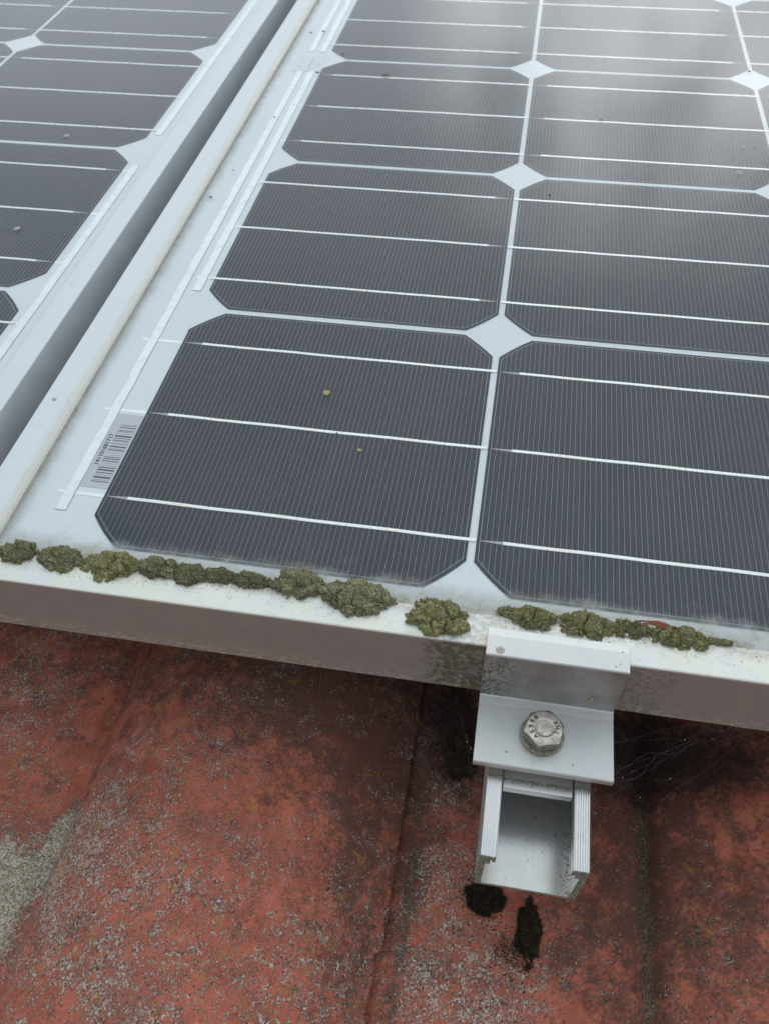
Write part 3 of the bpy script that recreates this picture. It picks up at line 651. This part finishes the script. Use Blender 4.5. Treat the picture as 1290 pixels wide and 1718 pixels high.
def arc_text(s, a_mid, step, size, radius, inward):
    for i, ch in enumerate(s):
        me = text_mesh(ch, size * MM, .035); me.materials.append(M_stamp.m)
        a = a_mid + (i - (len(s) - 1) / 2) * step
        o = bpy.data.objects.new('stamped_letter', me); COL.objects.link(o); o.parent = hb
        p = Vector((BX + radius * math.cos(a), BY + radius * math.sin(a), -15.37)) * MM
        rot = a + (math.pi / 2 if inward else -math.pi / 2)
        o.matrix_basis = Matrix.Translation(p) @ Matrix.Rotation(rot, 4, 'Z')
arc_text('THE', math.radians(8), math.radians(25), 2.2, 4.7, True)
arc_text('A5998', math.radians(183), math.radians(-25), 2.2, 4.7, False)
# thin green-brown growth where the foot meets the rail
pts = []
for i in range(700):
    x = rr.uniform(R0, R1); pts.append((x, -56.9 - abs(rr.gauss(0, .8)), -30.6 + rr.uniform(-.1, .15) if (x < R0 + 5.6 or x > R1 - 5.6) else -32.3))
M_algae = Mat('algae_crumbs', .95); q = M_algae; q.col(q.mix(q.noise(.7, 3, .8), (.06, .065, .025), (.28, .27, .15)))
grains('algae_crumbs', pts, .08, .22, M_algae, cl, 9)

# ------------------------------------------------------------------ moss
def moss_mat(name, a, b, c, dead):
    m = Mat(name, .95, 0, .15)
    f = m.noise(.5, 4, .85); n = m.noise(3.6, 4, .65)
    cc = m.mix(m.rg(f, .42, .58), a, b); cc = m.mix(m.rg(n, .45, .68, 0, .7), cc, c)
    cc = m.mix(m.rg(m.noise(5, 3, .7, 0, m.stretch((1, 1, 1), (31, 7, 3))), .52, .66, 0, .8), cc, dead)
    cc = m.mix(m.ma('MULTIPLY', m.rg(m.noise(.4, 2, .8), .62, .68), .6), cc, (.50, .47, .36))
    m.col(cc); m.bump(m.ma('ADD', m.noise(.5, 4, .8), m.ma('MULTIPLY', m.noise(1.3, 3), .6)), .5, 1.); return m
MS_green = moss_mat('moss_olive', (.15, .14, .065), (.62, .58, .31), (.58, .53, .20), (.42, .38, .25))
MS_grey = moss_mat('moss_grey_olive', (.14, .13, .07), (.60, .56, .34), (.48, .44, .24), (.33, .30, .22))
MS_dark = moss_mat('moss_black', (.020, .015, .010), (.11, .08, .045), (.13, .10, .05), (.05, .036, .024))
_ico = bmesh.new(); bmesh.ops.create_icosphere(_ico, subdivisions=6, radius=1)
ICO_V = np.array([v.co[:] for v in _ico.verts]); ICO_F = np.array([[v.index for v in f.verts] for f in _ico.faces]); _ico.free()
_k = ICO_V[:, 2] > -.12                                        # only the upper half is kept
_map = np.cumsum(_k) - 1; UP_V = ICO_V[_k]; UP_F = _map[ICO_F[_k[ICO_F].all(1)]]
def moss(label, cx, cy, w, d, h, seed, mat, lobes, zb=3.9, fuzz=16000, group=None, name='moss_clump', flen=.42, flat=1.):
    """one cushion: uneven outline, bulging lobes parted by cracks, granular shoots all over (mm)"""
    rr = random.Random(seed); nz = Vector((seed * 13.7, seed * 3.1, 0)); big = w * d > 90
    P = UP_V.copy(); keep = P
    if not big: pass
    cell = math.sqrt(w * d / lobes) * 1.05
    out = np.empty_like(P); crack = np.empty(len(P))
    for i, p in enumerate(P):
        a = Vector((p[0], p[1], 0)); n2 = a.length
        q0 = Vector((p[0] * w / 2, p[1] * d / 2, 0))
        ed = 1 + .30 * mn.noise(a * 1.7 + nz) + .18 * mn.noise(a * 4.2 + nz) + .10 * mn.noise(a * 9 + nz)
        x, y = p[0] * w / 2 * ed, p[1] * d / 2 * ed
        q = Vector((x, y, 0)); qw = q + Vector((mn.noise(q / 2.3 + nz), mn.noise(q / 2.3 + nz + Vector((7, 7, 7))), 0)) * 1.3
        ds, _ = mn.voronoi(qw / cell + nz)
        e = (ds[1] - ds[0])
        cr = max(0., 1 - e / .14) * min(1, max(0, .55 + 1.6 * mn.noise(q / 5 + nz + Vector((3, 3, 9))))); bulge = min(1, e / .5) ** .6
        up = max(p[2], 0.) ** .62
        lf = .78 + .34 * mn.noise(q / (cell * 1.4) + nz + Vector((0, 0, 5)))
        g3 = Vector((x, y, up * h))
        gr = .16 * mn.noise(g3 / 2.1 + nz) + .24 * mn.noise(g3 / .95 + nz) + .34 * mn.noise(g3 / .45 + nz)
        z = h * up * lf * (.84 + .16 * bulge) * flat - cr * min(h * .7, 3.4) * up
        sc = 1 - .05 * cr
        nx, ny = p[0], p[1]
        out[i] = (x * sc + nx * gr * 1.5, y * sc + ny * gr * 1.5, z + gr * (.45 + 1.1 * up))
    out[:, 2] = np.where(P[:, 2] < 0, -.9, out[:, 2])
    V = out.tolist(); F = UP_F.tolist(); ok = np.nonzero(P[:, 2] > .02)[0]; leaf = []
    for _ in range(fuzz):
        i = int(ok[rr.randrange(len(ok))]); p = P[i]; nrm = Vector((p[0] / w * h * 2, p[1] / d * h * 2, p[2] + .15)).normalized()
        dr = (nrm + Vector((rr.gauss(0, .55), rr.gauss(0, .55), rr.gauss(0, .4)))).normalized()
        sd_ = dr.orthogonal().normalized(); sd_.rotate(Matrix.Rotation(rr.uniform(0, 6.3), 3, dr)); L = flen * rr.uniform(.4, 1.4)
        P0 = Vector(out[i]) - nrm * .12; wl_ = rr.uniform(.08, .2); leaf += [P0 - sd_ * wl_, P0 + sd_ * wl_, P0 + dr * L]
    b = len(V); V += [tuple(q) for q in leaf]; F += [(b + 3 * i, b + 3 * i + 1, b + 3 * i + 2) for i in range(len(leaf) // 3)]
    V = np.array(V); V[:, 2] += zb
    o = link(name, V, F, mat, None, (cx, cy, 0)); tag(o, label, 'moss', group); return o
GRP = 'moss cushions along the lower panel frame'
ML = [
 ('dark green moss tuft at the far left end of the lower frame', -20.5, -10.8, 14.5, 10.5, 5.0, 'g', 6),
 ('broad dark moss cushion second from the left end of the frame', -1.7, -11.2, 18.5, 11.5, 5.2, 'g', 7),
 ('grey green moss cushion with pale yellow right side below the bottom left cell corner', 18.8, -11.4, 22.5, 13.0, 5.6, 'y', 8),
 ('rounded moss cushion left of a deep slanting crack, fourth from the left', 38.0, -9.6, 15.5, 10.5, 5.2, 'g', 5),
 ('round moss cushion just right of the deep slanting crack', 51.2, -11.0, 12.5, 10.5, 4.8, 'g', 4),
 ('small low moss cushion, left of the two smallest in mid row', 62.9, -9.5, 11.5, 7.0, 4.0, 'g', 4),
 ('small low moss cushion just left of the largest lumpy pair', 75.4, -9.8, 15.0, 7.2, 4.0, 'g', 5),
 ('large long moss cushion, left one of the largest pair, split by a crack', 94.0, -9.2, 20.5, 12.5, 6.6, 'g', 8),
 ('largest lumpy moss cushion with several dark cracks, hanging over the frame lip', 117.0, -11.4, 26, 14.5, 7.2, 'g', 11),
 ('bright olive moss mound standing alone left of the clamp', 148.6, -15.2, 20.5, 15.5, 7.2, 'y', 8),
 ('olive moss tuft behind the left half of the clamp', 183.5, -10.6, 15.5, 9.8, 5.6, 'y', 5),
 ('olive moss cushion with a crack behind the right half of the clamp', 203.0, -10.2, 18.5, 11.0, 6.2, 'y', 6),
 ('flat olive moss cushion beside the rust red bark sliver', 218.6, -9.6, 13.0, 7.6, 4.6, 'y', 4),
 ('yellowish olive moss cushion at the right end of the row', 236.0, -10.4, 18.5, 9.6, 5.2, 'y', 7),
]
for i, (lab, cx, cy, w, d, h, k, n) in enumerate(ML):
    moss(lab, cx, cy, w * 1.04, d * 1.0, h * .88, i + 3, MS_green if k == 'y' else MS_grey, n, zb=3.0, group=GRP)
# thin moss crumbs linking the cushions
pts = []
for i in range(7000):
    x = rr.uniform(-34, 262); n = mn.noise((x / 9, 2, 2))
    if n < -.15 and rr.random() < .75: continue
    pts.append((x, -9.0 + rr.gauss(-.3, 1.3) - max(0, n) * 2.2 * rr.random(), 3.2 + rr.uniform(-.9, .7)))
for i in range(1500):
    m_ = rr.choice(ML); x = m_[1] + rr.gauss(0, m_[3] * .36); y0 = m_[2] - m_[4] * .5; pts.append((x, y0 + .6 - abs(rr.gauss(0, 1.5)), 4.0))
o = grains('moss_crumbs', [p for p in pts if p[1] > -24 and not (X0 - .5 < p[0] < X1 + .5 and p[1] < -17)], .06, .22, MS_grey, None, 12)
moss('thin trail of moss left of the clamp top, beside the alone mound', 174.2, -8.4, 8.5, 4.2, 3.0, 77, MS_grey, 3, zb=2.6, fuzz=1800, group=GRP)
moss('thin straggling end of moss at the far right of the row', 249.5, -9.6, 9.5, 2.8, 1.8, 78, MS_grey, 3, zb=3.2, fuzz=1500, group=GRP)
def zt(x, y):
    u = (x - SEAM) % TP; return float(prof(np.array([u]))[0] + 7 - (y + 215) / TL * 14)
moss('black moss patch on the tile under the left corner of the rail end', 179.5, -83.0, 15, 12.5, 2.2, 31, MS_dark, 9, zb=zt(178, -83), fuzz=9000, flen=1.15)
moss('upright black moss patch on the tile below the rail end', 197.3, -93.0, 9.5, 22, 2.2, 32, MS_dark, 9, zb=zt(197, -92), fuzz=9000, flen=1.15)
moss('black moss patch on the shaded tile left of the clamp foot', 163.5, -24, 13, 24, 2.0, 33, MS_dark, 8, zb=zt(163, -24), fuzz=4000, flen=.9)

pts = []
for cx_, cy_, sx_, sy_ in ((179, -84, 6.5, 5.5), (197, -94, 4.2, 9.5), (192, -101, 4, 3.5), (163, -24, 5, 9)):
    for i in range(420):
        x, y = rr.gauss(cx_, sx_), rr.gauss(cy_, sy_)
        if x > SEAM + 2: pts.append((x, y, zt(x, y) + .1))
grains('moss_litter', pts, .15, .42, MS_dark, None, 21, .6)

# ------------------------------------------------------------------ small things
M_bark = Mat('rust_bark', .7); q = M_bark; q.col(q.mix(q.noise(1.2, 3, .7, 0, q.stretch((.2, 1, 1))), (.16, .045, .02), (.46, .15, .07)))
g = Geo()
for dx, dy, L, hh in ((0, 0, 14, .55), (1.2, -.9, 12, .5), (4, .45, 9, .4)):
    v = []; n = 14
    for i in range(n + 1):
        t = i / n; w = .55 * math.sin(math.pi * (t * .96 + .02)) ** .6; x = 221 + dx + t * L; y = -6.4 + dy - t * .6 + .25 * math.sin(t * 5); z = 5.6 + .5 * math.sin(t * 3.1) - .8 * t
        v += [(x, y - w, z), (x, y, z + hh), (x, y + w, z), (x, y, z - .2)]
    f = [(0, 1, 2, 3), (4 * n + 3, 4 * n + 2, 4 * n + 1, 4 * n)] + [(4 * i + a, 4 * i + (a + 1) % 4, 4 * i + 4 + (a + 1) % 4, 4 * i + 4 + a) for i in range(n) for a in range(4)]
    g.add(v, f)
tag(g.link('bark_sliver', M_bark), 'thin rust red sliver of bark lying on the glass among the moss', 'bark sliver')

def blob(name, x, y, r, z, mat, label, cat, group=None, ry=None, hgt=.22, seed=0):
    rr = random.Random(seed); n = 14; g = Geo(); ry = ry or r; v = []; rad = [rr.uniform(.8, 1.12) for _ in range(n)]
    for k, (s, zz) in enumerate(((1, 0), (.85, hgt * .7), (.45, hgt))):
        for i in range(n): a = 2 * math.pi * i / n; v.append((r * s * rad[i] * math.cos(a), ry * s * rad[i] * math.sin(a), zz))
    f = [(k * n + i, k * n + (i + 1) % n, (k + 1) * n + (i + 1) % n, (k + 1) * n + i) for k in range(2) for i in range(n)] + [tuple(range(2 * n, 3 * n))]
    g.add(v, f); o = g.link(name, mat, None, (x, y, z), smooth=False, fix=False); tag(o, label, cat, group); return o
M_yl = Mat('ochre_lichen', .9); q = M_yl; q.col(q.mix(q.noise(.6, 3, .8), (.34, .25, .09), (.55, .43, .20)))
M_br = Mat('brown_dirt', .9).col((.13, .085, .045)); M_gy = Mat('grey_dropping', .8).col((.40, .40, .34)); M_blk = Mat('dark_dirt', .9).col((.05, .045, .04))
blob('lichen_disc', 80.9, 102.2, 1.75, 1.01, M_yl, 'larger round ochre lichen disc on the bottom left cell', 'lichen', seed=1)
blob('lichen_disc', 103.4, 67.6, 1.05, 1.01, M_yl, 'smaller ochre lichen dot below the larger disc on the cell', 'lichen', seed=2, ry=.85)
blob('lichen_disc', 292.5, 337.5, 2.2, 1.01, M_gy, 'pale olive lichen disc near the right edge of the second cell row', 'lichen', seed=3)
blob('lichen_disc', 297.5, 370, 1.7, 1.01, M_gy, 'small olive lichen dot above the pale olive disc on the right', 'lichen', seed=4)
blob('bird_dropping', -132.0, 216.5, 1.9, 1.01, M_gy, 'pale grey dropping on the left panel above its lowest corner', 'dropping', seed=5)
blob('lichen_disc', -151, 331, 2.2, 1.01, M_gy, 'pale yellowish lichen dot at the left edge on the left panel', 'lichen', seed=6)
pl = []
for i in range(150): pl.append((rr.uniform(-25, 330), rr.uniform(10, 560), 1.05))
for i in range(16): pl.append((rr.uniform(-260, -88), rr.uniform(180, 560), 1.05))
grains('dirt_specks', pl, .08, .5, M_br, None, 15, .4)
for i, (x, y, r, lab) in enumerate(((-27.6, 266, 1.2, 'brown dirt speck on the white margin, level with the second lowest cell row'), (-23, 300, .9, 'smaller brown speck above the brown one on the white margin'),
    (-15.6, 375, 1.0, 'brown speck on the white margin beside the metal strips, below the faded sticker'), (-1.5, 450, 1.7, 'dark speck at the lower right corner of the faded sticker'),
    (10.8, 486, 1.6, 'greenish speck on a ribbon just above the faded sticker'), (-23.5, 524, 1.5, 'left one of two brown specks on the strips above the faded sticker'), (-14, 528, 1.7, 'right one of two brown specks on the strips above the faded sticker'),
    (177.5, 295, 1.0, 'dark speck on the white diamond between four cells, second diamond from the bottom'), (162.5, 172, .7, 'tiny dark speck on the white gap just above the lowest diamond'),
    (315, 489, 1.3, 'dark speck on the white diamond near the top right'), (50, 452, 2.6, 'brown smear on the dark cell right of the faded sticker'), (208, 398, 1.2, 'single dark speck on the glass in the third row, right of the white gap'))):
    blob('dirt_speck', x, y, r, 1.0, [M_br, M_blk][i % 2], lab, 'dirt speck', None, ry=r * rr.uniform(.5, 1), seed=i + 20)
blob('dirt_spot', -44.0, 76.0, 1.3, 4.0, M_gy, 'small grey crater like spot on the side frame lip', 'dirt spot', seed=7)
blob('dirt_spot', 172.2, -27.2, 1.7, 7.0, Mat('dry_water_ring', .7).col((.42, .36, .32)), 'round brown water mark on the top left of the clamp', 'dirt spot', seed=8, hgt=.08)
# cream seed husk stuck to the clamp's drop face
g = Geo(); v = []; n = 8
for i in range(n + 1):
    t = i / n; w = .85 * math.sin(math.pi * t) ** .7
    v += [(207.4 - w + t * .8, -29.75, -17.6 + t * 5.2), (207.4 + t * .8, -30.5, -17.6 + t * 5.2), (207.4 + w + t * .8, -29.75, -17.6 + t * 5.2)]
g.add(v, [(3 * i + a, 3 * i + a + 1, 3 * i + a + 4, 3 * i + a + 3) for i in range(n) for a in range(2)])
tag(g.link('seed_husk', Mat('dry_husk', .8).col((.50, .44, .30)), fix=True), 'small cream seed husk stuck on the upright face of the clamp', 'seed husk')

# ------------------------------------------------------------------ cobwebs
M_web = Mat('silk', .5, 0, .5).col((.36, .36, .36))
def thread(g, a, b, sag, rad, rr, wob=.5):
    n = 16; a = Vector(a); b = Vector(b); pts = []
    o1, o2 = rr.uniform(0, 99), rr.uniform(0, 99)
    for i in range(n + 1):
        t = i / n; p = a.lerp(b, t); p.z -= sag * 4 * t * (1 - t); e = min(1, 6 * t * (1 - t))
        p += Vector((mn.noise((t * 5, o1, 0)), mn.noise((t * 5, o2, 3)), mn.noise((t * 5, o1, 7)))) * wob * e; pts.append(p)
    d = (b - a).normalized(); u = d.orthogonal().normalized(); w = d.cross(u); v = []
    for p in pts:
        for k in range(3): an = k * 2.094; v.append(p + (u * math.cos(an) + w * math.sin(an)) * rad)
    g.add(v, [(3 * i + k, 3 * i + (k + 1) % 3, 3 * i + 3 + (k + 1) % 3, 3 * i + 3 + k) for i in range(n) for k in range(3)])
    return pts
def web(label, A, B, n, seed, cross=20, rad=.0075, dots=9):
    rr = random.Random(seed); g = Geo(); all_ = []
    for i in range(n):
        a = A(rr); b = B(rr); all_.append(thread(g, a, b, rr.uniform(-.5, 5), rad * rr.uniform(.5, 1.5), rr, rr.uniform(1.5, 7)))
    for i in range(cross):
        p, q = rr.choice(all_), rr.choice(all_); k = rr.randrange(3, 14); a, b = p[k], q[min(15, max(1, k + rr.randrange(-3, 4)))]
        if .5 < (a - b).length < 22: thread(g, a, b, rr.uniform(0, 1.), rad * .6, rr, .8)
    for i in range(dots):
        p = rr.choice(rr.choice(all_)); r = rr.uniform(.08, .2); g.box(p.x - r, p.x + r, p.y - r, p.y + r, p.z - r, p.z + r)
    o = link('cobweb', g.v, g.f, M_web); tag(o, label, 'cobweb', 'cobwebs round the rail and clamp')
U = lambda rr, a, b: rr.uniform(a, b)
web('cobweb stretched from the clamp to the frame on the right of the rail', lambda r: (217.3, U(r, -56, -32), U(r, -26, -24)) if r.random() < .45 else (R1 + .1, U(r, -84, -40), U(r, -62, -36)), lambda r: (U(r, 232, 286), U(r, -22, -8), U(r, -40, -30)) if r.random() < .75 else (U(r, 228, 262), U(r, -40, -10), -88), 15, 41, 34)
web('cobweb hanging under the frame on the left of the rail', lambda r: (X0, U(r, -54, -34), U(r, -26, -24)) if r.random() < .35 else (R0, U(r, -86, -60), U(r, -60, -34)), lambda r: (U(r, 88, 164), U(r, -23, -8), -30) if r.random() < .7 else (U(r, 146, 158), U(r, -60, -10), -93), 11, 42, 24)
web('cobweb inside the open channel of the rail', lambda r: (R0 + 5.8, U(r, -76, -58), U(r, -38, -33)), lambda r: (R1 - 5.8, U(r, -76, -58), U(r, -50, -33)) if r.random() < .6 else (U(r, 182, 204), -60.8, -36.6), 10, 43, 12, rad=.009, dots=3)
